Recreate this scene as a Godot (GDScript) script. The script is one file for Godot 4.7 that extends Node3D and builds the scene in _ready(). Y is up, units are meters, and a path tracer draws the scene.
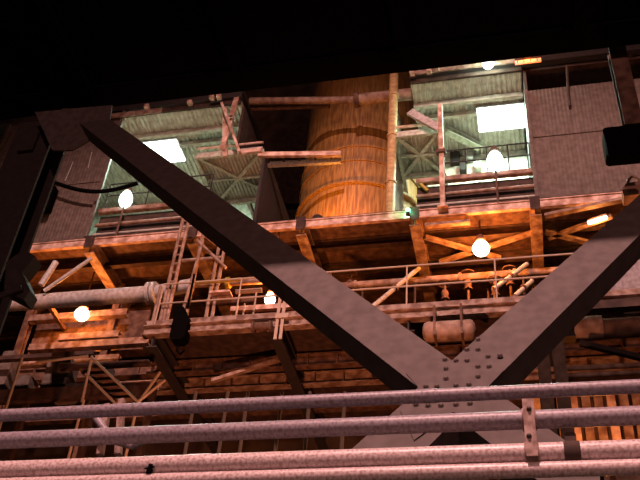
extends Node3D
# Steelwork of an industrial plant at night, seen from the ground.
# X runs along the plant front, Y is up, Z points towards the viewer.

const EYE := Vector3(0, 1.6, 0)
const F := 907.634                      # focal length in pixels of the 640 x 480 frame
const H1 := 16.8                        # underside of the middle deck's edge
const H2 := 22.1                        # corrugated soffit of the upper deck
const H0 := 13.1                        # lower deck
const GRID := [-13.98, -11.08, -8.14, -5.2, -2.27, 0.68, 3.62]

var ax := Vector3(4350, 360, F).normalized()      # world axes as the camera sees them
var ay := Vector3(100, 1080, -F).normalized()
var az := ax.cross(ay)
var M := {}
var used := {}

# ---------------------------------------------------------------- pixels to directions
func ray(x: float, y: float) -> Vector3:
	var d := Vector3(x - 320.0, 240.0 - y, -F)
	return Vector3(ax.dot(d), ay.dot(d), az.dot(d))

func P(x: float, y: float, depth: float) -> Vector3:          # on the vertical plane z = -depth
	var r := ray(x, y)
	return EYE + r * (depth / -r.z)

func PH(x: float, y: float, height: float) -> Vector3:        # on the level y = height
	var r := ray(x, y)
	return EYE + r * ((height - EYE.y) / r.y)

func PT(x: float, y: float, off := 0.0) -> Vector3:           # on the leaning plane of the cross bracing
	var r := ray(x, y)
	return EYE + r * ((3.8 + off) / (-r.z - 0.5 * r.y))

func path(a: Array, depth: float) -> Array:
	var o := []
	for q in a:
		o.append(P(q[0], q[1], depth))
	return o

# ---------------------------------------------------------------- mesh collector
class Geo:
	var v := PackedVector3Array()
	var n := PackedVector3Array()
	func tri(a: Vector3, b: Vector3, c: Vector3, na: Vector3, nb: Vector3, nc: Vector3) -> void:
		var f := (b - a).cross(c - a)
		if f.length_squared() < 1e-16:
			return
		if f.dot(na + nb + nc) > 0.0:
			v.append_array([a, c, b]); n.append_array([na, nc, nb])
		else:
			v.append_array([a, b, c]); n.append_array([na, nb, nc])
	func flat(a: Vector3, b: Vector3, c: Vector3, out: Vector3) -> void:
		var f := (b - a).cross(c - a).normalized()
		if f.dot(out) < 0.0:
			f = -f
		tri(a, b, c, f, f, f)
	func quad(a: Vector3, b: Vector3, c: Vector3, d: Vector3, out: Vector3) -> void:
		flat(a, b, c, out); flat(a, c, d, out)
	# a profile (x to the side, y up) pushed straight from a to b
	func extrude(a: Vector3, b: Vector3, prof: PackedVector2Array, up := Vector3.UP) -> void:
		var d := (b - a).normalized()
		if absf(d.dot(up)) > 0.98:
			up = Vector3.BACK
		var s := d.cross(up).normalized()
		var u := s.cross(d).normalized()
		var m := prof.size()
		var area := 0.0
		for i in m:
			area += prof[i].cross(prof[(i + 1) % m])
		var sg := 1.0 if area > 0.0 else -1.0
		for i in m:
			var p: Vector2 = prof[i]
			var q: Vector2 = prof[(i + 1) % m]
			var e := (q - p)
			var o2 := Vector2(e.y, -e.x) * sg
			var out := (s * o2.x + u * o2.y).normalized()
			var op := s * p.x + u * p.y
			var oq := s * q.x + u * q.y
			quad(a + op, a + oq, b + oq, b + op, out)
		var idx := Geometry2D.triangulate_polygon(prof)
		for k in range(0, idx.size(), 3):
			var t := []
			for j in 3:
				var w: Vector2 = prof[idx[k + j]]
				t.append(s * w.x + u * w.y)
			flat(a + t[0], a + t[1], a + t[2], -d)
			flat(b + t[0], b + t[1], b + t[2], d)
	# a flat outline pushed along off
	func prism(poly: Array, off: Vector3) -> void:
		var c := Vector3.ZERO
		for q in poly:
			c += q
		c /= poly.size()
		var m := poly.size()
		for i in m:
			var j := (i + 1) % m
			flat(c, poly[i], poly[j], -off)
			flat(c + off, poly[i] + off, poly[j] + off, off)
		for i in m:
			var a: Vector3 = poly[i]
			var b: Vector3 = poly[(i + 1) % m]
			quad(a, b, b + off, a + off, ((a + b) * 0.5 - c))
	func box(c: Vector3, s: Vector3, bev := 0.0) -> void:
		var h := s * 0.5
		var b: float = minf(bev, minf(h.x, h.z) * 0.9)
		var pr := PackedVector2Array([Vector2(-h.x, -h.y + b), Vector2(-h.x + b, -h.y), Vector2(h.x - b, -h.y), Vector2(h.x, -h.y + b),
			Vector2(h.x, h.y - b), Vector2(h.x - b, h.y), Vector2(-h.x + b, h.y), Vector2(-h.x, h.y - b)])
		if b <= 0.0:
			pr = PackedVector2Array([Vector2(-h.x, -h.y), Vector2(h.x, -h.y), Vector2(h.x, h.y), Vector2(-h.x, h.y)])
		extrude(c + Vector3(0, 0, h.z), c - Vector3(0, 0, h.z), pr)
	func tube(pts: Array, r: float, seg := 12) -> void:
		var rings := []
		var side := Vector3.ZERO
		for i in pts.size():
			var d := Vector3.ZERO
			if i > 0:
				d += (pts[i] - pts[i - 1]).normalized()
			if i < pts.size() - 1:
				d += (pts[i + 1] - pts[i]).normalized()
			d = d.normalized()
			if side == Vector3.ZERO:
				side = d.cross(Vector3.UP if absf(d.y) < 0.9 else Vector3.BACK).normalized()
			side = (side - d * side.dot(d)).normalized()
			var u := side.cross(d)
			var ring := []
			for k in seg:
				var an := TAU * k / seg
				ring.append(side * cos(an) + u * sin(an))
			rings.append(ring)
		for i in pts.size() - 1:
			for k in seg:
				var k2 := (k + 1) % seg
				var a: Vector3 = rings[i][k]
				var b: Vector3 = rings[i][k2]
				var c: Vector3 = rings[i + 1][k2]
				var e: Vector3 = rings[i + 1][k]
				tri(pts[i] + a * r, pts[i] + b * r, pts[i + 1] + c * r, a, b, c)
				tri(pts[i] + a * r, pts[i + 1] + c * r, pts[i + 1] + e * r, a, c, e)
		for w in [0, pts.size() - 1]:
			var o: Vector3 = (pts[0] - pts[1]) if w == 0 else (pts[w] - pts[w - 1])
			for k in range(1, seg - 1):
				flat(pts[w] + rings[w][0] * r, pts[w] + rings[w][k] * r, pts[w] + rings[w][k + 1] * r, o)
	# profile of [radius, height] pairs turned about an axis; flat-shaded along the profile, smooth around
	func lathe(o: Vector3, dir: Vector3, prof: Array, seg := 24, smooth := false) -> void:
		var d := dir.normalized()
		var s := d.cross(Vector3.UP if absf(d.y) < 0.9 else Vector3.BACK).normalized()
		var u := s.cross(d)
		for i in prof.size() - 1:
			var r0: float = prof[i][0]; var h0: float = prof[i][1]
			var r1: float = prof[i + 1][0]; var h1: float = prof[i + 1][1]
			var nn := Vector2(h1 - h0, r0 - r1).normalized()
			var n0 := nn; var n1 := nn
			if smooth:
				if i > 0:
					n0 = (nn + Vector2(h0 - prof[i - 1][1], prof[i - 1][0] - r0).normalized()).normalized()
				if i < prof.size() - 2:
					n1 = (nn + Vector2(prof[i + 2][1] - h1, r1 - prof[i + 2][0]).normalized()).normalized()
			for k in seg:
				var a0 := TAU * k / seg
				var a1 := TAU * (k + 1) / seg
				var e0 := s * cos(a0) + u * sin(a0)
				var e1 := s * cos(a1) + u * sin(a1)
				tri(o + e0 * r0 + d * h0, o + e1 * r0 + d * h0, o + e1 * r1 + d * h1, e0 * n0.x + d * n0.y, e1 * n0.x + d * n0.y, e1 * n1.x + d * n1.y)
				tri(o + e0 * r0 + d * h0, o + e1 * r1 + d * h1, o + e0 * r1 + d * h1, e0 * n0.x + d * n0.y, e1 * n1.x + d * n1.y, e0 * n1.x + d * n1.y)
	# trapezoidal corrugated sheet: u across the ribs, w along them
	func corrugated(o: Vector3, u: Vector3, w: Vector3, out: Vector3, pitch: float, deep: float) -> void:
		var cnt := int(round(u.length() / pitch))
		var du := u / cnt
		var q := out.normalized() * deep
		for i in cnt:
			var a := o + du * i
			var pts := [a, a + du * 0.3, a + du * 0.5 + q, a + du * 0.8 + q, a + du]
			for k in 4:
				quad(pts[k], pts[k + 1], pts[k + 1] + w, pts[k] + w, out)

# ---------------------------------------------------------------- nodes
func numbered(called: String) -> String:
	if not used.has(called):
		used[called] = 0
		return called
	used[called] += 1
	return "%s_%03d" % [called, used[called]]

func thing(called: String, label: String, category: String, group := "") -> Node3D:
	var o := Node3D.new()
	o.name = numbered(called)
	add_child(o)
	o.set_meta("label", label)
	o.set_meta("category", category)
	if group != "":
		o.set_meta("group", group)
	return o

func world_of(o: Node) -> Vector3:
	var s := Vector3.ZERO
	while o != self and o != null:
		s += (o as Node3D).position
		o = o.get_parent()
	return s

func obj(called: String, g: Geo, m: Material, parent: Node = self) -> MeshInstance3D:
	var lo: Vector3 = g.v[0]
	var hi: Vector3 = g.v[0]
	for q in g.v:
		lo = lo.min(q); hi = hi.max(q)
	var base := Vector3((lo.x + hi.x) * 0.5, lo.y, (lo.z + hi.z) * 0.5)
	var vv := PackedVector3Array()
	vv.resize(g.v.size())
	for i in g.v.size():
		vv[i] = g.v[i] - base
	var arr := []
	arr.resize(Mesh.ARRAY_MAX)
	arr[Mesh.ARRAY_VERTEX] = vv
	arr[Mesh.ARRAY_NORMAL] = g.n
	var am := ArrayMesh.new()
	am.add_surface_from_arrays(Mesh.PRIMITIVE_TRIANGLES, arr)
	am.surface_set_material(0, m)
	var o := MeshInstance3D.new()
	o.mesh = am
	o.name = numbered(called) if parent == self else called
	parent.add_child(o, true)
	o.position = base - world_of(parent)
	o.cast_shadow = GeometryInstance3D.SHADOW_CASTING_SETTING_ON
	return o

func tag(o: Node, label: String, category: String, group := "") -> Node:
	o.set_meta("label", label)
	o.set_meta("category", category)
	if group != "":
		o.set_meta("group", group)
	return o

func structure(called: String, g: Geo, m: Material) -> MeshInstance3D:
	var o := obj(called, g, m)
	o.set_meta("kind", "structure")
	return o

func settle() -> void:                  # move each assembled thing's node to its own base
	for t in get_children():
		if t is MeshInstance3D or t is Light3D or t is Camera3D or not (t is Node3D):
			continue
		var lo := Vector3(1e9, 1e9, 1e9)
		var hi := -lo
		for c in t.get_children():
			if c is MeshInstance3D:
				var b: AABB = c.mesh.get_aabb()
				lo = lo.min(b.position + c.position); hi = hi.max(b.end + c.position)
		if lo.x > 1e8:
			continue
		var base := Vector3((lo.x + hi.x) * 0.5, lo.y, (lo.z + hi.z) * 0.5)
		t.position += base
		for c in t.get_children():
			c.position -= base

# ---------------------------------------------------------------- profiles and shorthands
func rect(w: float, h: float, c := 0.0) -> PackedVector2Array:
	var x := w * 0.5
	var y := h * 0.5
	if c <= 0.0:
		return PackedVector2Array([Vector2(-x, -y), Vector2(x, -y), Vector2(x, y), Vector2(-x, y)])
	return PackedVector2Array([Vector2(-x, -y + c), Vector2(-x + c, -y), Vector2(x - c, -y), Vector2(x, -y + c), Vector2(x, y - c), Vector2(x - c, y), Vector2(-x + c, y), Vector2(-x, y - c)])

func ibeam(w: float, h: float, t: float) -> PackedVector2Array:
	var x := w * 0.5
	var y := h * 0.5
	var s := t * 0.5
	return PackedVector2Array([Vector2(-x, -y), Vector2(x, -y), Vector2(x, -y + t), Vector2(s, -y + t), Vector2(s, y - t), Vector2(x, y - t), Vector2(x, y), Vector2(-x, y), Vector2(-x, y - t), Vector2(-s, y - t), Vector2(-s, -y + t), Vector2(-x, -y + t)])

func channel(w: float, h: float, t: float) -> PackedVector2Array:      # open towards -x
	var x := w * 0.5
	var y := h * 0.5
	return PackedVector2Array([Vector2(-x, -y), Vector2(x, -y), Vector2(x, y), Vector2(-x, y), Vector2(-x, y - t), Vector2(x - t, y - t), Vector2(x - t, -y + t), Vector2(-x, -y + t)])

func angle(w: float, t: float) -> PackedVector2Array:
	return PackedVector2Array([Vector2(0, 0), Vector2(w, 0), Vector2(w, t), Vector2(t, t), Vector2(t, w), Vector2(0, w)])

func bar(called: String, a: Vector3, b: Vector3, prof: PackedVector2Array, m: Material, parent: Node = self, up := Vector3.UP) -> MeshInstance3D:
	var g := Geo.new()
	g.extrude(a, b, prof, up)
	return obj(called, g, m, parent)

func rod(called: String, pts: Array, r: float, m: Material, parent: Node = self, seg := 10) -> MeshInstance3D:
	var g := Geo.new()
	g.tube(pts, r, seg)
	return obj(called, g, m, parent)

func block(called: String, c: Vector3, s: Vector3, m: Material, parent: Node = self, bev := 0.01) -> MeshInstance3D:
	var g := Geo.new()
	g.box(c, s, bev)
	return obj(called, g, m, parent)

func ring(called: String, c: Vector3, dir: Vector3, r: float, thick: float, m: Material, parent: Node) -> MeshInstance3D:
	var g := Geo.new()
	g.lathe(c - dir.normalized() * thick * 0.5, dir, [[0.0, 0.0], [r * 0.96, 0.0], [r, thick * 0.15], [r, thick * 0.85], [r * 0.96, thick], [0.0, thick]], 18)
	return obj(called, g, m, parent)

# ---------------------------------------------------------------- materials
func noise_tex(freq: float, oct: int, lo: Color, mid: Color, hi: Color, sd: int, stretch := false) -> Texture2D:
	var size := 512
	var fn := FastNoiseLite.new()
	fn.seed = sd
	fn.noise_type = FastNoiseLite.TYPE_SIMPLEX_SMOOTH
	fn.frequency = freq
	fn.fractal_octaves = oct
	var nt := NoiseTexture2D.new()
	nt.width = size
	nt.height = 32 if stretch else size
	nt.seamless = true
	nt.noise = fn
	var gr := Gradient.new()
	gr.offsets = PackedFloat32Array([0.2, 0.5, 0.8])
	gr.colors = PackedColorArray([lo, mid, hi])
	nt.color_ramp = gr
	return nt

func surf(c: Color, rough: float, tex: Texture2D = null, scale := 0.5, metal := 0.0) -> StandardMaterial3D:
	var m := StandardMaterial3D.new()
	m.albedo_color = c
	m.roughness = rough
	m.metallic = metal
	if tex != null:
		m.albedo_texture = tex
		m.uv1_triplanar = true
		m.uv1_world_triplanar = true
		m.uv1_scale = Vector3(scale, scale, scale)
	return m

func glow(c: Color, e: float) -> StandardMaterial3D:
	var m := StandardMaterial3D.new()
	m.albedo_color = Color(0.9, 0.9, 0.88)
	m.roughness = 0.4
	m.emission_enabled = true
	m.emission = c
	m.emission_energy_multiplier = e
	return m

func make_materials() -> void:
	var grime := noise_tex(0.02, 5, Color(0.8, 0.77, 0.75), Color(0.91, 0.9, 0.89), Color(1, 1, 1), 3)
	var rust := noise_tex(0.012, 5, Color(0.66, 0.55, 0.47), Color(0.84, 0.78, 0.73), Color(1, 0.97, 0.94), 7)
	var fleck := noise_tex(0.06, 4, Color(0.72, 0.66, 0.63), Color(0.93, 0.92, 0.91), Color(1, 1, 1), 11)
	var streak := noise_tex(0.02, 4, Color(0.68, 0.58, 0.48), Color(0.84, 0.77, 0.7), Color(1, 0.96, 0.9), 17)
	M.girder = surf(Color(0.325, 0.285, 0.27), 0.75, grime, 0.6)
	M.bolt = surf(Color(0.3, 0.25, 0.23), 0.7)
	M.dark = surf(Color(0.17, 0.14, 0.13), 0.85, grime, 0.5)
	M.shade_black = surf(Color(0.045, 0.038, 0.042), 0.95)  # near-black puts the shade under the overhead deck into the colour
	M.shade_black.metallic_specular = 0.1
	M.pipe = surf(Color(0.8, 0.74, 0.74), 0.4, fleck, 1.3)
	M.pipe_dull = surf(Color(0.56, 0.53, 0.57), 0.45, fleck, 1.1)
	M.clamp = surf(Color(0.6, 0.52, 0.5), 0.6, rust, 2.0)
	M.steel = surf(Color(0.62, 0.55, 0.5), 0.7, rust, 0.5)
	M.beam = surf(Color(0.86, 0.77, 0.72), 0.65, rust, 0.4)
	M.brown = surf(Color(0.42, 0.33, 0.27), 0.8, rust, 0.5)
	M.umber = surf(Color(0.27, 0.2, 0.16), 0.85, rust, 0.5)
	M.sheet = surf(Color(0.73, 0.71, 0.66), 0.6, grime, 0.3)
	M.clad = surf(Color(0.385, 0.34, 0.305), 0.8, grime, 0.4)
	M.tank = surf(Color(0.62, 0.51, 0.31), 0.55, streak, 0.25)
	M.tank.uv1_scale = Vector3(1.1, 0.1, 1.1)
	M.tan = surf(Color(0.74, 0.62, 0.42), 0.6, grime, 0.6)
	M.pale = surf(Color(0.72, 0.71, 0.69), 0.55, grime, 0.8)
	M.wall = surf(Color(0.3, 0.25, 0.21), 0.9, rust, 0.15)
	M.ground = surf(Color(0.36, 0.35, 0.33), 0.9, grime, 0.2)
	M.offwhite = surf(Color(0.74, 0.75, 0.68), 0.7, grime, 0.5)
	M.rail = surf(Color(0.62, 0.55, 0.48), 0.6)
	M.yellow = surf(Color(0.66, 0.58, 0.2), 0.6, grime, 1.0)
	M.grey = surf(Color(0.56, 0.53, 0.53), 0.7, grime, 0.6)
	M.black = surf(Color(0.03, 0.027, 0.027), 0.95)
	M.black.metallic_specular = 0.1
	M.white_glow = glow(Color(0.9, 1.0, 0.98), 5.0)
	M.warm_glow = glow(Color(1.0, 0.94, 0.82), 5.0)
	M.orange_glow = glow(Color(1.0, 0.42, 0.12), 1.6)
	M.green_glow = glow(Color(0.4, 1.0, 0.75), 2.0)
	M.flood_glow = glow(Color(1.0, 0.8, 0.76), 4.0)

# ---------------------------------------------------------------- lamps
func lamp_light(parent: Node, at: Vector3, c: Color, e: float, size: float) -> OmniLight3D:
	var l := OmniLight3D.new()
	l.light_color = c
	l.light_energy = e
	l.omni_range = 60.0
	l.omni_attenuation = 2.0
	l.light_size = size
	l.shadow_enabled = true
	parent.add_child(l)
	l.position = at - world_of(parent)
	return l

func bulb_lamp(called: String, label: String, at: Vector3, r: float, tall: float, ceil_y: float, glass: Material, c: Color, e: float, group := "") -> Node3D:
	var t := thing(called, label, "lamp", group)
	var g := Geo.new()
	var prof := []
	for i in 13:
		var a := -PI * 0.5 + PI * i / 12.0
		prof.append([maxf(cos(a) * r * (1.0 if a < 0.0 else 1.0 - 0.25 * sin(a)), 0.0005), sin(a) * tall])
	g.lathe(at, Vector3.UP, prof, 20, true)
	obj("globe", g, glass, t)
	g = Geo.new()
	var top := at + Vector3(0, tall * 0.9, 0)
	g.lathe(top, Vector3.UP, [[0.01, 0.0], [r * 0.62, 0.0], [r * 0.62, 0.05], [r * 0.35, 0.12], [r * 0.3, 0.2], [0.02, 0.2]], 16)
	obj("cap", g, M.brown, t)
	if ceil_y < at.y:                     # standing on a stem
		rod("stem", [Vector3(at.x, ceil_y, at.z), at - Vector3(0, tall * 0.95, 0)], 0.03, M.brown, t, 8)
	else:
		rod("hanger", [top + Vector3(0, 0.18, 0), Vector3(top.x, ceil_y, top.z)], 0.02, M.brown, t, 8)
	lamp_light(t, at, c, e, r)
	return t

# ---------------------------------------------------------------- scene
func _ready() -> void:
	var cam := Camera3D.new()
	cam.name = "camera"
	cam.fov = rad_to_deg(2.0 * atan(240.0 / F))
	cam.near = 0.05
	cam.far = 200.0
	add_child(cam)
	cam.transform = Transform3D(Basis(Vector3(ax.x, ay.x, az.x), Vector3(ax.y, ay.y, az.y), Vector3(ax.z, ay.z, az.z)), EYE)
	cam.current = true

	var env := Environment.new()
	env.background_mode = Environment.BG_COLOR
	env.background_color = Color(0.06, 0.045, 0.05)
	env.tonemap_mode = Environment.TONE_MAPPER_LINEAR
	env.tonemap_exposure = 1.0
	env.sdfgi_enabled = true
	env.ssao_enabled = true
	env.ssil_enabled = true
	var we := WorldEnvironment.new()
	we.name = "environment"
	we.environment = env
	add_child(we)

	make_materials()
	build_floodlight()
	build_fill_lamp()
	build_low_fill_lamp()
	build_shell()
	build_overhead_deck()
	build_cross_bracing()
	build_front_pipes()
	build_middle_deck()
	build_upper_deck()
	build_vessel()
	build_cladding()
	build_bay_fittings()
	build_centre_bay()
	build_lower_deck()
	build_walkway_clutter()
	build_scaffold()
	build_left_details()
	build_right_details()
	build_lamps()
	settle()

func build_floodlight() -> void:
	# the yard floodlight behind the viewer that lights the steelwork from above
	var at := Vector3(-1.5, 25.6, 9.0)
	var t := thing("floodlight_mast", "tall steel mast with one hooded floodlight standing in the yard", "floodlight")
	var g := Geo.new()
	g.lathe(Vector3(at.x, 0, at.z + 0.5), Vector3.UP, [[0.0, 0.0], [0.3, 0.0], [0.3, 0.05], [0.16, 0.06], [0.08, 25.9], [0.0, 25.9]], 14)
	obj("mast", g, M.dark, t)
	var dir := (Vector3(-2.6, 10.0, -10.0) - at).normalized()
	g = Geo.new()
	g.lathe(at - dir * 0.42, dir, [[0.0, 0.0], [0.12, 0.0], [0.16, 0.15], [0.26, 0.3], [0.27, 0.38], [0.24, 0.38], [0.22, 0.31], [0.0, 0.31]], 20)
	obj("housing", g, M.dark, t)
	g = Geo.new()
	g.lathe(at - dir * 0.1, dir, [[0.0, 0.0], [0.22, 0.0], [0.22, 0.015], [0.0, 0.015]], 20)
	obj("lens", g, M.flood_glow, t)
	var l := SpotLight3D.new()
	l.light_color = Color(1.0, 0.75, 0.72)
	l.light_energy = 1150.0
	l.spot_range = 90.0
	l.spot_attenuation = 2.0
	l.spot_angle = 38.0
	l.spot_angle_attenuation = 0.6
	l.light_size = 0.12
	l.shadow_enabled = true
	t.add_child(l)
	l.position = at - dir * 0.02
	l.transform = Transform3D(Basis.looking_at(dir, Vector3.UP), at - dir * 0.02)

func build_fill_lamp() -> void:  # unseen lamp added to lift the shaded upper girders
	var t := thing("fill_lamp", "added unseen fill lamp, a weak globe on a slim post behind the viewer", "lamp")
	var at := Vector3(3.0, 11.0, 18.0)
	var g := Geo.new()
	g.lathe(Vector3(at.x, 0, at.z), Vector3.UP, [[0.0, 0.0], [0.14, 0.0], [0.14, 0.04], [0.06, 0.06], [0.05, 10.78], [0.09, 10.8], [0.09, 10.83], [0.0, 10.83]], 12)
	obj("post", g, M.dark, t)
	g = Geo.new()
	g.lathe(at, Vector3.UP, [[0.0, -0.18], [0.1, -0.15], [0.18, 0.0], [0.1, 0.15], [0.0, 0.18]], 16, true)
	obj("globe", g, M.flood_glow, t)
	lamp_light(t, at, Color(1.0, 0.72, 0.68), 200.0, 0.15)

func build_low_fill_lamp() -> void:  # lamp added below the view to brighten the underside of the lower deck
	var t := thing("low_fill_lamp", "added unseen fill floodlight on a short post, turned up towards the lower deck", "lamp")
	var at := Vector3(-4.5, 5.2, -11.5)
	var g := Geo.new()
	g.lathe(Vector3(at.x, 0, at.z), Vector3.UP, [[0.0, 0.0], [0.14, 0.0], [0.14, 0.04], [0.06, 0.06], [0.045, 4.95], [0.09, 4.98], [0.09, 5.02], [0.0, 5.02]], 12)
	obj("post", g, M.dark, t)
	var dir := (Vector3(-4.5, 13.0, -19.5) - at).normalized()
	g = Geo.new()
	g.lathe(at - dir * 0.35, dir, [[0.0, 0.0], [0.1, 0.0], [0.14, 0.12], [0.24, 0.33], [0.22, 0.33], [0.0, 0.25]], 18)
	obj("housing", g, M.dark, t)
	g = Geo.new()
	g.lathe(at - dir * 0.06, dir, [[0.0, 0.0], [0.2, 0.0], [0.2, 0.012], [0.0, 0.012]], 18)
	obj("lens", g, M.warm_glow, t)
	var l := SpotLight3D.new()
	l.light_color = Color(1.0, 0.6, 0.42)
	l.light_energy = 55.0
	l.spot_range = 60.0
	l.spot_attenuation = 2.0
	l.spot_angle = 64.0
	l.spot_angle_attenuation = 0.7
	l.light_size = 0.15
	l.shadow_enabled = true
	t.add_child(l)
	l.transform = Transform3D(Basis.looking_at(dir, Vector3.UP), at)

func build_shell() -> void:
	var g := Geo.new()
	g.box(Vector3(-4, -0.15, -8), Vector3(60, 0.3, 60))
	structure("floor", g, M.ground)
	g = Geo.new()
	g.box(Vector3(-4, 19, -25.2), Vector3(60, 38, 0.4))
	structure("wall_back", g, M.wall)

func build_overhead_deck() -> void:
	# broad dark deck over the viewer, carried by the bracing
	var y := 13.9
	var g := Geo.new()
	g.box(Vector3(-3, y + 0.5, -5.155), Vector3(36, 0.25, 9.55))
	var c := structure("ceiling", g, M.shade_black)
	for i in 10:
		bar("joist", Vector3(-16 + i * 2.9, y + 0.22, -1.2), Vector3(-16 + i * 2.9, y + 0.22, -9.7), ibeam(0.2, 0.3, 0.03), M.shade_black, c)

func bolt_at(called: String, c: Vector3, nrm: Vector3, r: float, parent: Node) -> void:
	var g := Geo.new()
	g.lathe(c, nrm, [[r * 1.25, 0.0], [r * 1.25, 0.004], [r, 0.005], [r * 0.95, 0.012], [r * 0.6, 0.02], [0.0, 0.022]], 8)
	obj(called, g, M.bolt, parent)

func build_cross_bracing() -> void:
	var nrm := Vector3(0, 0.5, 1).normalized()
	var t := thing("cross_bracing", "heavy riveted steel cross bracing of two crossing girders with gusset plate", "bracing")
	# top chord, whose lower edge is the dark line across the picture
	var a := P(320, 82, 10.2)
	bar("top_chord", Vector3(-18, a.y + 0.3, a.z + 0.25), Vector3(12, a.y + 0.3, a.z + 0.25), ibeam(0.5, 0.6, 0.05), M.shade_black, t)
	# the two crossing girders: face plate, then the web that stands behind it
	var arms := [
		["diagonal", [[62, 85.5], [600, 465], [600, 529], [62, 109.4]]],
		["diagonal", [[850, 9], [330, 468], [300, 575], [850, 24]]]]
	for k in 2:
		var o: float = 0.0 if k == 0 else 0.005
		var poly := []
		for q in arms[k][1]:
			poly.append(PT(q[0], q[1], o))
		var g := Geo.new()
		g.prism(poly, -nrm * 0.03)
		var d := obj(arms[k][0], g, M.girder, t)
		g = Geo.new()                     # lower flange, seen from below as the dark band
		var e0: Vector3 = poly[3]
		var e1: Vector3 = poly[2]
		var inw: Vector3 = (poly[0] - poly[3]).normalized() * 0.04
		g.prism([e0 - nrm * 0.03, e1 - nrm * 0.03, e1 + inw - nrm * 0.03, e0 + inw - nrm * 0.03], -nrm * 0.2)
		obj("lower_flange", g, M.girder, d)
		g = Geo.new()
		var f0: Vector3 = poly[0]
		var f1: Vector3 = poly[1]
		g.prism([f0 - nrm * 0.03, f1 - nrm * 0.03, f1 - inw - nrm * 0.03, f0 - inw - nrm * 0.03], -nrm * 0.2)
		obj("upper_flange", g, M.girder, d)
	# gusset plate where they cross
	var gp := []
	for q in [[418, 337], [453, 361], [481, 336], [504, 370], [478, 397], [497, 430], [453, 412], [414, 440], [400, 410], [418, 387], [406, 373]]:
		gp.append(PT(q[0], q[1], -0.007))
	var gg := Geo.new()
	gg.prism(gp, -nrm * 0.006)
	var gus := obj("gusset_plate", gg, M.girder, t)
	for q in [[478, 340], [467, 350], [478, 350], [488, 357], [500, 356], [456, 361], [467, 361], [445, 360], [478, 367], [489, 367], [446, 369], [446, 379], [478, 377],
			[426, 387], [437, 387], [456, 386], [469, 385], [416, 405], [428, 406], [441, 406], [456, 405], [470, 404]]:
		bolt_at("bolt", PT(q[0], q[1], -0.007), nrm, 0.019, gus)
	# dark column at the end of the frame
	var cr := P(57, 132, 9.9)
	var col := thing("steel_column", "dark riveted steel column under the overhead deck beside the crossing girders", "column")
	var cx := cr.x - 0.42
	bar("shaft", Vector3(cx, 0, -10.1), Vector3(cx, 13.6, -10.1), ibeam(0.8, 0.5, 0.05), M.dark, col)
	for i in 5:
		block("splice_plate", Vector3(cx, 2.2 + i * 2.7, -9.78), Vector3(0.3, 0.5, 0.03), M.dark, col)
	var gz := P(75, 118, 9.75)
	var g3 := Geo.new()
	g3.prism([P(35, 112, 9.5), P(112, 105, 9.5), P(108, 130, 9.5), P(72, 150, 9.5), P(52, 150, 9.5)], Vector3(0, 0, -0.03))
	tag(obj("node_plate", g3, M.girder), "shaded plate joining the steel column, deck edge and crossing girder", "plate")

func pipe_thing(label: String, a: Vector3, b: Vector3, r: float, m: Material, joints: Array) -> Node3D:
	var t := thing("pipe", label, "pipe")
	rod("barrel", [a, b], r, m, t, 24)
	for j in joints:
		ring("coupling", a.lerp(b, j[0]), b - a, r * 1.06, j[1], m, t)
	return t

func build_front_pipes() -> void:
	var d := 4.6
	var defs := [
		["dull grey pipe crossing the gusset plate, topmost of the bundle", 401.0, 0.040, M.pipe_dull, [[0.565, 0.09], [0.32, 0.05]], 0.0],
		["thicker grey pipe, second from the top of the bundle", 428.0, 0.052, M.pipe_dull, [[0.725, 0.05]], 0.0],
		["bright scuffed pipe with rusty clamp, third from the top of the bundle", 460.0, 0.055, M.pipe, [[0.475, 0.16], [0.6, 0.03]], 0.02],
		["smooth pink-lit pipe, lowest of the bundle", 476.0, 0.042, M.pipe, [[0.7, 0.04]], 0.0]]
	for q in defs:
		var c := P(320, q[1], d + q[5])
		pipe_thing(q[0], Vector3(-9, c.y, c.z), Vector3(6, c.y, c.z), q[2], q[3], q[4])
	# strap hanger and rusty clamp
	var t := thing("pipe_hanger", "flat steel strap hanger clamped round the second and third pipes of the bundle", "hanger")
	var x0 := P(529, 418, d)
	for q in [[418.0, 0.052], [451.0, 0.055]]:
		var c := P(529, q[0], d)
		ring("clip", Vector3(x0.x, P(320, q[0] + 10, d).y, -d), Vector3.RIGHT, q[1] + 0.012, 0.075, M.clamp, t)
	bar("strap", Vector3(x0.x, P(529, 462, d).y, -d + 0.066), Vector3(x0.x, P(529, 405, d).y, -d + 0.066), rect(0.06, 0.012), M.clamp, t)
	for y in [409.0, 436.0]:
		bolt_at("bolt", P(529, y, d - 0.072), Vector3.BACK, 0.012, t)
	t = thing("pipe_clamp", "rust-brown two-bolt clamp on the bright scuffed pipe", "clamp")
	var k := P(572, 450, d)
	ring("band", Vector3(k.x, P(320, 460, d).y, -d - 0.02), Vector3.RIGHT, 0.069, 0.085, M.umber, t)
	block("lug", Vector3(k.x, P(320, 460, d).y + 0.09, -d - 0.02), Vector3(0.06, 0.06, 0.03), M.umber, t)
	block("lug", Vector3(k.x, P(320, 460, d).y - 0.085, -d - 0.02), Vector3(0.085, 0.04, 0.03), M.umber, t)
	t = thing("drain_valve", "small dark drain cock under the bright scuffed pipe", "valve")
	var v := P(152, 470, d)
	var g := Geo.new()
	g.lathe(v + Vector3(0, 0.02, 0.03), Vector3.DOWN, [[0.0, 0.0], [0.014, 0.0], [0.014, 0.03], [0.02, 0.035], [0.02, 0.055], [0.0, 0.055]], 10)
	obj("body", g, M.black, t)
	bar("lever", v + Vector3(-0.03, -0.01, 0.04), v + Vector3(0.03, 0.0, 0.04), rect(0.01, 0.006), M.black, t)

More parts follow.
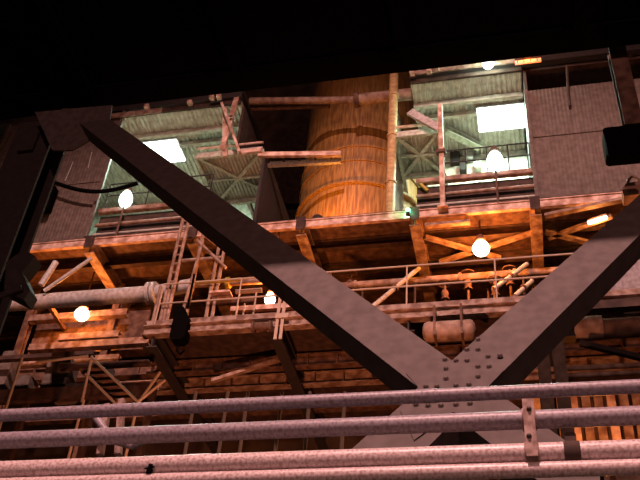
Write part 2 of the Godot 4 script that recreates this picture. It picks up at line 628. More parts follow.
func build_middle_deck() -> void:
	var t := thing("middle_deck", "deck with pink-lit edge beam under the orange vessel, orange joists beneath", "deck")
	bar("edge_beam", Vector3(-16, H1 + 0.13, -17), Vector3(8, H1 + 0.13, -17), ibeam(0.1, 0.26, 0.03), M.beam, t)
	var g := Geo.new()
	g.box(Vector3(-9.65, H1 + 0.3, -19.9), Vector3(12.7, 0.06, 5.8))
	obj("deck_plate", g, M.brown, t)
	g = Geo.new()
	g.box(Vector3(2.35, H1 + 0.3, -19.9), Vector3(11.3, 0.06, 5.8))
	obj("deck_plate", g, M.brown, t)
	for x in GRID:
		bar("joist", Vector3(x, H1 - 0.02, -17.0), Vector3(x, H1 - 0.02, -21.2), ibeam(0.28, 0.4, 0.035), M.steel, t)
		block("end_plate", Vector3(x, H1 + 0.06, -16.86), Vector3(0.24, 0.42, 0.03), M.umber, t)
	for z in [-17.9, -18.9, -19.9]:
		bar("stringer", Vector3(-16, H1 + 0.12, z), Vector3(8, H1 + 0.12, z), ibeam(0.16, 0.3, 0.025), M.umber, t)
	bar("back_beam", Vector3(-16, H1 - 0.1, -21.2), Vector3(8, H1 - 0.1, -21.2), ibeam(0.3, 0.5, 0.04), M.umber, t)
	# flat cross braces in the plane of the joists
	for q in [[[425, 237], [500, 258]], [[545, 216], [640, 196]], [[548, 238], [612, 216]], [[545, 232], [590, 243]], [[425, 226], [470, 222]], [[440, 262], [535, 232]]]:
		bar("brace", PH(q[0][0], q[0][1], H1 - 0.12), PH(q[1][0], q[1][1], H1 - 0.12), rect(0.14, 0.08), M.steel, t)

func corrugated_soffit(label: String, x0: float, x1: float) -> void:
	var t := thing("corrugated_soffit", label, "ceiling sheet")
	var g := Geo.new()
	g.corrugated(Vector3(x0, H2, -17.1), Vector3(x1 - x0, 0, 0), Vector3(0, 0, -3.9), Vector3.DOWN, 0.145, 0.05)
	g.box(Vector3((x0 + x1) * 0.5, H2 + 0.1, -19.05), Vector3(x1 - x0, 0.12, 3.9))
	obj("sheet", g, M.sheet, t)
	for z in [-17.85, -18.35]:
		bar("purlin", Vector3(x0, H2 - 0.13, z), Vector3(x1, H2 - 0.13, z), channel(0.12, 0.16, 0.02), M.sheet, t)
	bar("front_edge", Vector3(x0, H2 + 0.05, -17.05), Vector3(x1, H2 + 0.05, -17.05), rect(0.08, 0.16, 0.01), M.umber, t)

func build_upper_deck() -> void:
	corrugated_soffit("corrugated metal soffit over the bay beside the crossed pink struts", -15.2, -7.55)
	corrugated_soffit("corrugated metal soffit over the bay with the big white light panel", -2.43, 0.72)
	var t := thing("upper_deck", "upper deck edge above the corrugated soffits, with pale strips for its lit stretches", "deck")
	for q in [[-16.0, -7.5], [-2.4, 8.0]]:
		bar("edge_beam", Vector3(q[0], H2 + 0.3, -17.0), Vector3(q[1], H2 + 0.3, -17.0), channel(0.2, 0.34, 0.03), M.dark, t)
	var g := Geo.new()
	g.box(Vector3(-11.75, H2 + 0.52, -19.1), Vector3(8.5, 0.08, 4.2))
	obj("deck_plate", g, M.dark, t)
	g = Geo.new()
	g.box(Vector3(2.8, H2 + 0.52, -19.1), Vector3(10.4, 0.08, 4.2))
	obj("deck_plate", g, M.dark, t)
	for q in [[0.84, 7.9]]:
		g = Geo.new()
		g.box(Vector3((q[0] + q[1]) * 0.5, H2 + 0.1, -19.1), Vector3(q[1] - q[0], 0.1, 3.9))
		obj("soffit_plate", g, M.umber, t)
	for q in [[410, 522, 68], [104, 162, 112]]:  # pale strips paint in the lamp-lit stretches of the dark edge beam
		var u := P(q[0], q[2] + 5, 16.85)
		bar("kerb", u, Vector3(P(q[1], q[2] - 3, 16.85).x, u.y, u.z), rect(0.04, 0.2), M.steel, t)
	for q in [[147, 107], [190, 103], [212, 98], [219, 97], [412, 73], [429, 71], [437, 69]]:  # pale boxes added where the edge shows small lit spots
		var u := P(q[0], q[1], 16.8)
		var jb := thing("lit_spot_box", "tiny pale box added as a lit spot on the upper deck edge", "box", "boxes on the upper deck edge")
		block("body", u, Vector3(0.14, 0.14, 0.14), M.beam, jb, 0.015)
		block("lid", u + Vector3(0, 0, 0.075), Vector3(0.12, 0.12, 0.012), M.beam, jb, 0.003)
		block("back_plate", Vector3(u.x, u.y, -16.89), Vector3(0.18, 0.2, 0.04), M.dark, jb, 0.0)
	for x in [-13.98, -11.08, -8.14, -2.27, 0.68, 3.62]:
		bar("joist", Vector3(x, H2 + 0.28, -17.1), Vector3(x, H2 + 0.28, -21.2), ibeam(0.2, 0.3, 0.03), M.umber, t)

func build_vessel() -> void:
	# big vertical vessel with three stiffening rings
	var t := thing("process_vessel", "huge upright orange-brown steel vessel with stiffening rings", "vessel")
	var c := Vector3(-4.45, H1 + 0.33, -20.6)
	var g := Geo.new()
	var R := 1.9
	g.lathe(c, Vector3.UP, [[0.0, 0.0], [R, 0.0], [R, 8.1], [R * 0.97, 8.7], [R * 0.8, 9.5], [0.6, 10.1], [0.0, 10.2]], 64)
	obj("shell", g, M.tank, t)
	for q in [[1.5, 0.06, 0.07], [2.75, 0.1, 0.08], [3.7, 0.05, 0.06], [4.3, 0.05, 0.08]]:
		g = Geo.new()
		g.lathe(c + Vector3(0, q[0], 0), Vector3.UP, [[R - 0.02, 0.0], [R + q[1], 0.0], [R + q[1], q[2]], [R - 0.02, q[2]]], 64)
		obj("stiffening_ring", g, M.tank, t)
	# downpipe in front of the vessel
	t = thing("downpipe", "tan vertical pipe standing in front of the orange vessel", "pipe")
	var b := P(390, 214, 17.3)
	rod("barrel", [Vector3(b.x, H1 + 0.33, b.z), Vector3(b.x, 23.5, b.z)], 0.13, M.tan, t, 18)
	for y in [18.4, 20.2, 21.9]:
		ring("flange", Vector3(b.x, y, b.z), Vector3.UP, 0.16, 0.06, M.tan, t)

func clad_panel(label: String, x0: float, x1: float, z: float, cols: int, top: float) -> void:
	var t := thing("cladding_panel", label, "wall panel")
	var rows := [[H1 + 0.32, 19.3], [19.26, top]]
	for r in 2:
		for k in cols:
			var w := (x1 - x0) / cols
			var g := Geo.new()
			var zz := z + 0.03 * r
			var o := Vector3(x0 + w * k, rows[r][0], zz)
			g.corrugated(o, Vector3(w + 0.03, 0, 0), Vector3(0, rows[r][1] - rows[r][0], 0), Vector3.BACK, 0.1, 0.006)
			g.box(Vector3(o.x + w * 0.5, (rows[r][0] + rows[r][1]) * 0.5, zz - 0.02), Vector3(w, rows[r][1] - rows[r][0], 0.02))
			obj("sheet", g, M.clad, t)
	bar("corner_flashing", Vector3(x0, H1 + 0.3, z + 0.06), Vector3(x0, top, z + 0.06), rect(0.1, 0.1, 0.01), M.clad, t)
	bar("corner_flashing", Vector3(x1, H1 + 0.3, z + 0.06), Vector3(x1, top, z + 0.06), rect(0.1, 0.1, 0.01), M.clad, t)

func build_cladding() -> void:
	clad_panel("dim ribbed cladding wall behind the dark steel column", -15.2, -11.28, -17.0, 3, H2 + 0.1)
	clad_panel("dim ribbed cladding wall beside the bright white light panel", 0.76, 7.0, -17.0, 4, 21.1)

func railing(t: Node, x0: float, x1: float, y: float, z: float, h: float, step: float, m: Material, rr := 0.03) -> void:
	for k in [1.0, 0.55]:
		rod("rail", [Vector3(x0, y + h * k, z), Vector3(x1, y + h * k, z)], rr, m, t, 8)
	var n := int(round((x1 - x0) / step))
	for i in n + 1:
		rod("post", [Vector3(x0 + (x1 - x0) * i / n, y, z), Vector3(x0 + (x1 - x0) * i / n, y + h, z)], rr * 0.9, m, t, 8)

func bay_front(label: String, x0: float, x1: float) -> void:
	# parapet at the deck edge: heavy top beam, dark infill sheets, thin pipes along it
	var t := thing("parapet", label, "parapet")
	bar("top_beam", Vector3(x0, H1 + 1.35, -17.1), Vector3(x1, H1 + 1.35, -17.1), rect(0.16, 0.16, 0.02), M.steel, t)
	var g := Geo.new()
	g.box(Vector3((x0 + x1) * 0.5, H1 + 0.78, -17.25), Vector3(x1 - x0, 1.0, 0.03))
	obj("infill_sheet", g, M.umber, t)
	rod("conduit", [Vector3(x0, H1 + 0.85, -17.1), Vector3(x1, H1 + 0.85, -17.1)], 0.05, M.steel, t)
	rod("conduit", [Vector3(x0, H1 + 0.5, -17.1), Vector3(x1, H1 + 0.5, -17.1)], 0.04, M.sheet, t)

func build_bay_fittings() -> void:
	# rear walls of the two lit bays
	for q in [["pale rear wall of the bay beside the crossed pink struts", -15.2, -7.3, -21.1], ["pale rear wall of the bay with the big white light panel", -2.4, 0.73, -20.2]]:
		var g := Geo.new()
		g.box(Vector3((q[1] + q[2]) * 0.5, (H1 + H2) * 0.5 + 0.15, q[3]), Vector3(q[2] - q[1], H2 - H1 - 0.4, 0.12))
		tag(obj("rear_wall", g, M.offwhite), q[0], "wall")
	# partitions towards the vessel; the last is added to keep the end bay dark
	for q in [["dark partition under the soffit edge behind the crossed pink struts", -7.5, 20.42, H2, "umber", -17.2, -21.0], ["dark partition below the hung platform beside the gangway", -6.62, H1 + 0.33, 20.05, "dark", -17.25, -21.0], ["dark partition between the downpipe and the lit bay", -2.95, H1 + 0.33, H2, "brown", -17.5, -19.25], ["added dark partition keeping lamp light out of the space behind the cladding", 0.79, H1 + 0.33, H2 + 0.04, "dark", -17.1, -21.0]]:
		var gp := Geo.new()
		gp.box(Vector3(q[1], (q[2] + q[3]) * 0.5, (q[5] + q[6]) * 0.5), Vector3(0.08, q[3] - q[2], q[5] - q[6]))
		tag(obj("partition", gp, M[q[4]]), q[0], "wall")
	bay_front("dark parapet with pink top beam below the oval white lamp by the tall post", -2.25, 0.72)
	bay_front("dark parapet with pink top beam beside the scaffold tower", -11.2, -7.9)
	var t := thing("guard_rail", "dark guard rail on the parapet before the bright wall under the light panel", "railing")
	railing(t, -1.5, 0.7, H1 + 1.43, -17.12, 1.0, 0.55, M.dark, 0.02)
	t = thing("guard_rail", "dark guard rail on the parapet beside the sagging cable and crossing girder", "railing")
	railing(t, -11.1, -8.0, H1 + 1.43, -17.12, 1.0, 0.62, M.dark, 0.02)
	# clutter on the rear wall: small cabinets
	for q in [[455, 158, 0.28, 0.5], [463, 168, 0.2, 0.35], [470, 156, 0.18, 0.4], [478, 166, 0.22, 0.3]]:
		var c := P(q[0], q[1], 20.03)
		var s := thing("switch_box", "small wall cabinet behind the guard rail under the light panel", "cabinet", "cabinets behind the guard rail")
		block("body", c, Vector3(q[2], q[3], 0.2), M.pale if int(q[0]) % 2 == 0 else M.dark, s, 0.015)
		block("door", c + Vector3(0, 0, 0.11), Vector3(q[2] * 0.85, q[3] * 0.9, 0.015), M.pale if int(q[0]) % 2 == 0 else M.dark, s, 0.004)
	# sloping pale beam under the soffit
	bar("raking_beam", PH(446, 130, H2 - 0.2), PH(480, 147, H2 - 0.2), ibeam(0.22, 0.2, 0.03), M.offwhite)
	tag(get_child(get_child_count() - 1), "pale diagonal beam under the soffit beside the tall post", "beam")

func hung_platform(label: String, c: Array, h: float) -> void:
	# platform seen from below: corrugated underside, angle frame, crossed bracing
	var t := thing("hung_platform", label, "platform")
	var q := []
	for e in c:
		q.append(PH(e[0], e[1], h))
	var x0: float = (q[0].x + q[3].x) * 0.5
	var x1: float = (q[1].x + q[2].x) * 0.5
	var z0: float = (q[0].z + q[1].z) * 0.5
	var z1: float = (q[2].z + q[3].z) * 0.5
	var g := Geo.new()
	g.corrugated(Vector3(x0, h + 0.1, z0), Vector3(x1 - x0, 0, 0), Vector3(0, 0, z1 - z0), Vector3.DOWN, 0.11, 0.035)
	g.box(Vector3((x0 + x1) * 0.5, h + 0.15, (z0 + z1) * 0.5), Vector3(x1 - x0, 0.06, absf(z1 - z0)))
	obj("floor_sheet", g, M.sheet, t)
	var k := [Vector3(x0, h, z0), Vector3(x1, h, z0), Vector3(x1, h, z1), Vector3(x0, h, z1)]
	for i in 4:
		bar("frame", k[i], k[(i + 1) % 4], rect(0.1, 0.16, 0.01), M.offwhite, t)
	bar("brace", k[0], k[2], rect(0.1, 0.05), M.offwhite, t)
	bar("brace", k[1], k[3], rect(0.1, 0.05), M.offwhite, t)
	bar("cross_member", (k[0] + k[3]) * 0.5, (k[1] + k[2]) * 0.5, rect(0.07, 0.08), M.offwhite, t)
	# bearers running back to the rear of the bay
	for v in [k[3], k[2], (k[2] + k[3]) * 0.5]:
		bar("bearer", v + Vector3(0, 0.05, 0), Vector3(v.x, h + 0.05, -19.9 if v.x > -4.0 else -21.0), ibeam(0.1, 0.16, 0.02), M.sheet, t)
	rod("toe_rail", [k[0] + Vector3(0, 0.35, 0), k[1] + Vector3(0, 0.35, 0)], 0.04, M.beam, t, 8)

func build_centre_bay() -> void:
	hung_platform("green-grey hung platform with crossed bracing below, beside the crossed pink struts", [[200, 157], [262, 151], [278, 196], [214, 206]], 20.2)
	hung_platform("green-grey hung platform with crossed bracing below, beside the tan downpipe", [[396, 137], [438, 131], [444, 172], [403, 178]], 20.2)
	# crossed pink struts
	var t := thing("crossed_struts", "pink-lit crossed steel struts at the edge of the dark opening", "bracing")
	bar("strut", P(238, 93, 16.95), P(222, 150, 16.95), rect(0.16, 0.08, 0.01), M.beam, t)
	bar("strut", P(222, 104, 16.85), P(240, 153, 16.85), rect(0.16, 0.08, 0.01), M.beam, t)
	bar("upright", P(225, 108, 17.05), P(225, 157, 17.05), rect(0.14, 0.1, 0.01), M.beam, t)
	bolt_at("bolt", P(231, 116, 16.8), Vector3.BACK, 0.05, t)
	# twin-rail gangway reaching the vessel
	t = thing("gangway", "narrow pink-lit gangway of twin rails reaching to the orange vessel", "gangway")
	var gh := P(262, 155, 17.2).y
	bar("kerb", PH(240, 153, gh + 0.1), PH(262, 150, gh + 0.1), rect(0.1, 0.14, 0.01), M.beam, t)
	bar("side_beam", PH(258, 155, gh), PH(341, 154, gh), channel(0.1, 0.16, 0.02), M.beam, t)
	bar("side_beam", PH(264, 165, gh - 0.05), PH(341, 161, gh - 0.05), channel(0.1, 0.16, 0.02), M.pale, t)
	for i in 5:
		var f := 0.08 + i * 0.2
		bar("cross_tie", PH(258, 155, gh).lerp(PH(341, 154, gh), f), PH(264, 165, gh).lerp(PH(341, 161, gh), f), rect(0.05, 0.05), M.umber, t)
	# overhead line in the opening
	t = thing("overhead_pipe", "long dusty pipe with a dark coupling crossing above the orange vessel", "pipe")
	rod("barrel", path([[250, 101], [357, 100]], 17.6), 0.11, M.steel, t, 16)
	rod("barrel", path([[357, 100], [412, 94]], 17.6), 0.18, M.steel, t, 16)
	ring("coupling", P(357, 100, 17.6), Vector3.RIGHT, 0.23, 0.16, M.brown, t)
	t = thing("conduit_run", "thin conduit running under the overhead pipe above the vessel", "conduit")
	rod("barrel", path([[250, 109], [330, 106]], 17.9), 0.07, M.brown, t)
	tag(bar("grab_bar", P(417, 181, 17.1), P(428, 191, 17.1), rect(0.08, 0.08, 0.01), M.yellow), "short slanting yellow bar below the hung platform beside the downpipe", "bar")
	# tall post on the middle deck
	t = thing("tall_post", "slim pink-lit post rising from the deck edge beside the white lamps", "post")
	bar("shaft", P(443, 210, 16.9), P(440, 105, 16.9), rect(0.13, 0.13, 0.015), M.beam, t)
	block("base_plate", P(443, 209, 16.9), Vector3(0.26, 0.04, 0.26), M.beam, t)
	block("bracket", P(441, 152, 16.85), Vector3(0.26, 0.1, 0.16), M.brown, t)
	tag(bar("bracket_arm", P(410, 112, 17.0), P(440, 129, 17.0), rect(0.1, 0.24, 0.01), M.pale), "pale flat arm bracing the slim tall post from the deck above", "brace")
	# dark rear screen of the opening
	var g := Geo.new()
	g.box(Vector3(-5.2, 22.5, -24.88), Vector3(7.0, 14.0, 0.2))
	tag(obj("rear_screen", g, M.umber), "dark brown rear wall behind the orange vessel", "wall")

func build_lower_deck() -> void:
	var t := thing("lower_deck", "lower walkway deck with pale edge beam and dark joists beneath", "deck")
	bar("edge_beam", Vector3(-8.4, H0 + 0.02, -16), Vector3(6, H0 + 0.02, -16), ibeam(0.2, 0.26, 0.03), M.steel, t)
	bar("kick_plate", Vector3(-8.4, H0 + 0.3, -16.05), Vector3(6, H0 + 0.3, -16.05), rect(0.02, 0.14), M.steel, t)
	var g := Geo.new()
	g.box(Vector3(-1.2, H0 + 0.2, -18.6), Vector3(14.4, 0.06, 5.1))
	obj("deck_plate", g, M.umber, t)
	for x in [-8.14, -5.2, -2.27, 0.68, 3.62]:
		bar("joist", Vector3(x, H0 - 0.2, -16.0), Vector3(x, H0 - 0.2, -21.2), ibeam(0.26, 0.4, 0.035), M.dark, t)
	for z in [-17.4, -18.2, -19.4, -20.6]:
		bar("stringer", Vector3(-13, H0 - 0.1, z), Vector3(6, H0 - 0.1, z), ibeam(0.2, 0.34, 0.03), M.steel if z == -18.2 else M.brown, t)
		for i in 26:
			block("stiffener", Vector3(-12.5 + i * 0.7, H0 - 0.1, z + 0.05), Vector3(0.03, 0.28, 0.09), M.brown, t, 0.0)
	t = thing("guard_rail", "thin steel guard rail along the lower walkway behind the crossing girders", "railing")
	railing(t, -8.2, 1.6, H0 + 0.15, -16.05, 1.28, 1.96, M.rail, 0.022)
	# pipes and fittings behind the guard rail
	var runs := [
		["brown pipe low behind the guard rail, just over the deck plate", 300, 415, 288, 640, 281, 19.0, 0.14, "brown"],
		["steel pipe behind the guard rail, second above the deck plate", 301, 330, 287, 600, 276, 18.6, 0.1, "steel"]]
	for q in runs:
		t = thing("service_pipe", q[0], "pipe")
		var a := P(q[2], q[3], q[6])
		var b := P(q[4], q[5], q[6])
		b.y = a.y
		rod("barrel", [a, b], q[7], M[q[8]], t, 14)
		for i in 5:
			var fp := a.lerp(b, 0.1 + 0.2 * i)
			ring("flange", fp, b - a, q[7] * 1.35, 0.08, M[q[8]], t)
			if q[3] < 280:
				rod("hanger", [fp + Vector3(0.2, 0, 0), Vector3(fp.x + 0.2, H1 + 0.2, fp.z)], 0.02, M.umber, t, 6)
			else:
				rod("stand", [Vector3(fp.x + 0.2, H0 + 0.23, fp.z), fp + Vector3(0.2, 0, 0)], 0.03, M.umber, t, 6)
	# valves standing among them
	for q in [[445, 292], [468, 282], [495, 288], [350, 282], [510, 278]]:
		t = thing("gate_valve", "rusty gate valve with handwheel standing on the lower walkway pipes", "valve", "valves on the lower walkway")
		var c := P(q[0], q[1], 18.6)
		g = Geo.new()
		g.lathe(c - Vector3(0, 0.25, 0), Vector3.UP, [[0.0, 0.0], [0.11, 0.0], [0.11, 0.04], [0.06, 0.06], [0.1, 0.18], [0.08, 0.28], [0.03, 0.3], [0.025, 0.52], [0.0, 0.52]], 14)
		obj("body", g, M.brown, t)
		rod("stand", [Vector3(c.x, H0 + 0.23, c.z), c - Vector3(0, 0.2, 0)], 0.035, M.brown, t, 8)
		g = Geo.new()
		var w := []
		for k in 17:
			w.append(c + Vector3(cos(TAU * k / 16) * 0.17, 0.27, sin(TAU * k / 16) * 0.17))
		g.tube(w, 0.02, 6)
		obj("handwheel", g, M.brown, t)
	for q in [["inclined pale pipe rising behind the guard rail near the crossing girder", 370, 309, 419, 268], ["inclined pale pipe rising from the walkway beside the round warm lamp", 494, 289, 527, 264], ["short inclined pale pipe under the braced joists", 515, 296, 532, 281], ["short pale pipe end resting behind the crossing girder", 320, 270, 338, 283]]:
		t = thing("inclined_pipe", q[0], "pipe")
		var a := P(q[1], q[2], 18.0)
		var b := P(q[3], q[4], 18.4)
		rod("barrel", [a, b], 0.06, M.pale, t, 12)
		ring("flange", a.lerp(b, 0.5), b - a, 0.1, 0.06, M.brown, t)
		rod("stand", [Vector3(a.x, H0 + 0.23, a.z), a], 0.03, M.brown, t, 6)
	# horizontal drum behind the gusset
	t = thing("horizontal_drum", "pinkish horizontal drum slung below the walkway behind the gusset plate", "drum")
	var dc := P(449, 331, 15.8)
	g = Geo.new()
	g.lathe(dc - Vector3(0.5, 0, 0), Vector3.RIGHT, [[0.0, -0.06], [0.12, -0.04], [0.2, 0.0], [0.22, 0.06], [0.22, 0.94], [0.2, 1.0], [0.12, 1.04], [0.0, 1.06]], 22, true)
	obj("shell", g, M.steel, t)
	for s in [-0.28, 0.28]:
		block("hanger_strap", dc + Vector3(s, 0.15, 0), Vector3(0.05, 0.75, 0.48), M.brown, t, 0.0)

func build_walkway_clutter() -> void:
	var t := thing("twin_hanger", "pair of pale flat hangers passing the walkway edge under the small bulb lamp", "hanger")
	for q in [[281, 291], [286, 291]]:
		var a := P(q[0], q[1], 15.85)
		bar("strap", Vector3(a.x, H0 - 0.5, a.z), a, rect(0.07, 0.03), M.rail, t)
	block("tie_plate", Vector3(P(283, 310, 15.85).x, H0 + 0.1, -15.82), Vector3(0.3, 0.12, 0.04), M.rail, t)
	var u := P(231, 310, 17.0)
	tag(bar("lit_beam", u, Vector3(P(297, 305, 17.0).x, u.y, u.z), channel(0.1, 0.14, 0.02), M.beam), "orange-lit channel beam just below the small bulb lamp", "beam")
	tag(bar("diagonal_tie", P(212, 381, 16.9), P(284, 358, 16.9), rect(0.1, 0.08), M.steel), "thin slanting tie bar below the lower walkway between its dark joists", "brace")
	t = thing("strainer", "squat dark pipe strainer with flanges on the walkway edge beside the twin hangers", "strainer")
	var c := P(262, 327, 15.75)
	var g := Geo.new()
	g.lathe(c - Vector3(0.22, 0, 0), Vector3.RIGHT, [[0.0, 0.0], [0.13, 0.0], [0.13, 0.05], [0.07, 0.06], [0.1, 0.15], [0.1, 0.29], [0.07, 0.38], [0.13, 0.39], [0.13, 0.44], [0.0, 0.44]], 14)
	obj("body", g, M.brown, t)
	block("bracket", c + Vector3(0, 0, -0.12), Vector3(0.12, 0.16, 0.14), M.umber, t)
	for q in [["slim cable tray running along the lower walkway above the pale edge beam", 236, 292, 262, 0.06, "rail"], ["brown pipe stub between the scaffold tower and the small bulb lamp", 207, 303, 255, 0.1, "brown"]]:
		t = thing("tray_run", q[0], "pipe")
		var a := P(q[1], q[2], 16.4)
		var b := Vector3(P(q[3], q[2] - 3, 16.4).x, a.y, a.z)
		rod("barrel", [a, b], q[4], M[q[5]], t, 10)
		for f in [0.15, 0.8]:
			rod("stand", [Vector3(lerpf(a.x, b.x, f), H0 + 0.23, a.z), a.lerp(b, f)], 0.025, M.rail, t, 6)

func build_scaffold() -> void:
	var t := thing("scaffold_tower", "tall narrow scaffold tower of orange-lit tubes rising past the middle deck", "scaffold")
	var d := 16.2
	var posts := [[184, 214, 322], [190, 214, 322], [203, 234, 330], [219, 246, 335], [224, 250, 335], [161, 286, 337], [170, 290, 330]]
	for q in posts:
		var a := P(q[0], q[1], d)
		var y1 := P(q[0] - 22, q[2], d).y
		rod("standard", [Vector3(a.x, y1, -d), a], 0.045, M.steel, t, 8)
	var xl := P(150, 334, d).x
	var xr := P(232, 284, d).x
	for q in [[284, 197, 242], [324, 147, 178], [334, 147, 205], [262, 183, 222]]:
		var a := P(q[1], q[0], d)
		rod("ledger", [Vector3(a.x, a.y, -d + 0.05), Vector3(P(q[2], q[0] - 3, d).x, a.y, -d + 0.05)], 0.045, M.yellow if q[0] == 284 else M.steel, t, 8)
	var l0 := P(184, 214, d)
	var l1 := P(190, 214, d)
	for i in 11:
		var y := l0.y - 0.25 - i * 0.28
		rod("rung", [Vector3(l0.x, y, -d), Vector3(l1.x, y, -d)], 0.025, M.steel, t, 6)
	rod("brace", [P(203, 240, d - 0.1), P(183, 310, d - 0.1)], 0.04, M.steel, t, 8)
	rod("brace", [P(197, 240, d - 0.1), P(226, 268, d - 0.1)], 0.04, M.steel, t, 8)
	rod("brace", [P(206, 236, d - 0.1), P(216, 244, d - 0.1)], 0.05, M.beam, t, 8)
	block("toe_board", P(153, 331, d), Vector3(0.35, 0.3, 0.08), M.beam, t)
	block("toe_board", P(168, 327, d), Vector3(0.3, 0.2, 0.08), M.steel, t)
	block("toe_board", P(222, 296, d), Vector3(0.5, 0.06, 0.4), M.beam, t)
	# dark hoist hanging in the tower
	t = thing("chain_hoist", "dark chain hoist hanging at the foot of the scaffold tower", "hoist")
	var h := P(181, 330, 15.9)
	block("body", h, Vector3(0.36, 0.7, 0.3), M.black, t, 0.08)
	block("motor", h + Vector3(-0.1, 0.45, 0), Vector3(0.25, 0.3, 0.25), M.black, t, 0.06)
	rod("chain", [h + Vector3(0.05, 0.6, 0), h + Vector3(0.05, 1.6, 0)], 0.03, M.black, t, 6)
	rod("hook", [h + Vector3(0, -0.35, 0), h + Vector3(0, -0.55, 0), h + Vector3(0.1, -0.66, 0), h + Vector3(0.18, -0.55, 0)], 0.03, M.black, t, 6)

func build_left_details() -> void:
	var t := thing("main_pipe", "long pale grey pipe with flange passing below the middle deck by the scaffold", "pipe")
	var a := P(-20, 306, 16.6)
	var b := P(150, 292, 16.6)
	b.y = a.y
	rod("barrel", [a, b], 0.2, M.pale, t, 24)
	rod("barrel", [b, P(192, 285, 16.6)], 0.17, M.pale, t, 20)
	ring("flange", b, Vector3.RIGHT, 0.29, 0.1, M.pale, t)
	ring("flange", b + Vector3(0.13, 0, 0), Vector3.RIGHT, 0.29, 0.1, M.pale, t)
	t = thing("branch_pipe", "thin steel pipe continuing behind the scaffold towards the small bulb lamp", "pipe")
	rod("barrel", path([[192, 285], [262, 281]], 16.8), 0.08, M.steel, t)
	ring("flange", P(228, 283, 16.8), Vector3.RIGHT, 0.15, 0.1, M.yellow, t)
	for q in [["grey brace rod rising from the pale pipe to the middle deck joist", 44, 291, 92, 258, 0.05], ["short grey brace rod beside the dark bracket above the pale pipe", 41, 285, 56, 262, 0.08]]:
		tag(rod("brace_rod", [P(q[1], q[2], 16.3), P(q[3], q[4], 16.3)], q[5], M.pale), q[0], "brace")
	tag(bar("hanger_bar", PH(46, 300, H1 - 1.2), PH(78, 350, H1 - 1.2), rect(0.1, 0.14), M.brown), "brown bar running back beneath the pale pipe beside the round warm lamp", "beam")
	# lit shelf beams behind the round lamp
	t = thing("pipe_rack", "orange-lit rack of beams behind the round lamp and pale pipe", "rack")
	for q in [[30, 320, 128, 312], [30, 349, 150, 341], [60, 339, 120, 334], [0, 366, 120, 357]]:
		var u := P(q[0], q[1], 18.6)
		var w := P(q[2], q[3], 18.6)
		w.y = u.y
		bar("shelf_beam", u, w, channel(0.2, 0.2, 0.03), M.steel, t)
	for x in [45, 126]:
		var top := P(x, 270, 18.7)
		bar("upright", Vector3(top.x, 10.5, -18.75), Vector3(top.x, H1 - 0.03, -18.75), ibeam(0.2, 0.2, 0.03), M.brown, t)
	var g := Geo.new()
	g.box(P(90, 332, 19.1), Vector3(3.4, 1.4, 0.08))
	obj("back_sheet", g, M.brown, t)
	# dark bracket, junction box and cable at the dark column
	t = thing("column_bracket", "dark bulky bracket fixed to the steel column above the pale pipe", "bracket")
	g = Geo.new()
	g.prism([P(6, 262, 9.3), P(24, 249, 9.3), P(35, 256, 9.3), P(22, 272, 9.3), P(30, 290, 9.3), P(24, 300, 9.3), P(4, 290, 9.3)], Vector3(0, 0, -0.25))
	obj("plate", g, M.dark, t)
	rod("pin", [P(0, 296, 9.25), P(22, 288, 9.25)], 0.05, M.dark, t, 8)
	t = thing("junction_box", "dark junction box on the cladding with a sagging cable", "box")
	block("body", P(44, 198, 16.77), Vector3(0.5, 0.9, 0.4), M.black, t, 0.03)
	block("lid", P(44, 198, 16.55), Vector3(0.44, 0.8, 0.05), M.black, t, 0.02)
	var cab := []
	for i in 25:
		var s := i / 24.0
		cab.append(P(48 + s * 90, 180 + s * 3 + 10.0 * sin(PI * s), 16.55))
	tag(rod("sagging_cable", cab, 0.06, M.black, self, 8), "thick black cable sagging across the cladding to the crossing girder", "cable")
	for q in [["thin bright wire slanting on the cladding above the sagging cable", 73, 162, 65, 181], ["thin pale wire hanging on the cladding near the crossing girder", 92, 152, 88, 168]]:
		tag(rod("wire", [P(q[1], q[2], 16.94), P(q[3], q[4], 16.94)], 0.014, M.pale, self, 6), q[0], "wire")
	# low platform with stairs at the bottom
	t = thing("stair_flight", "thin railed steel stair behind the pipe bundle below the round lamp", "stairs")
	for q in [[22, 358, 8, 402], [92, 356, 82, 402], [92, 358, 138, 402], [86, 374, 116, 404], [40, 362, 88, 356], [138, 402, 165, 380], [142, 398, 160, 372]]:
		rod("handrail", [P(q[0], q[1], 14.5), P(q[2], q[3], 14.5)], 0.03, M.rail, t, 8)
	for q in [[8, 402], [84, 400], [138, 402]]:
		var lt := P(q[0], q[1], 14.5)
		rod("leg", [Vector3(lt.x, 0, lt.z), lt], 0.03, M.rail, t, 8)
	for i in 6:
		var s := i / 5.0
		block("tread", P(94 + s * 34, 372 + s * 30, 14.7), Vector3(0.55, 0.04, 0.25), M.brown, t, 0.0)
	t = thing("low_gallery", "dim brown gallery of beams and boxes just above the pipe bundle", "gallery")
	for q in [[-10, 398, 150, 388, 0.3], [-10, 360, 95, 353, 0.1], [60, 368, 150, 360, 0.1]]:
		var u := P(q[0], q[1], 15.4)
		bar("beam", u, Vector3(P(q[2], q[3], 15.4).x, u.y, u.z), channel(0.14, q[4], 0.02), M.umber, t)
	for x in [-10.5, -8.9, -7.6]:
		bar("post", Vector3(x, 0, -15.5), Vector3(x, 11.4, -15.5), rect(0.12, 0.12), M.umber, t)
	for q in [[60, 378, 0.6, 0.8], [25, 386, 0.4, 0.35], [8, 372, 0.3, 0.9], [100, 374, 0.5, 0.4], [72, 394, 0.9, 0.3]]:
		block("box", P(q[0], q[1], 15.9), Vector3(q[2], q[3], 0.4), M.clad, t, 0.02)
	# fittings seen between the pipes
	t = thing("pipe_support", "pale pipe support frame seen between the pipes of the bundle", "support")
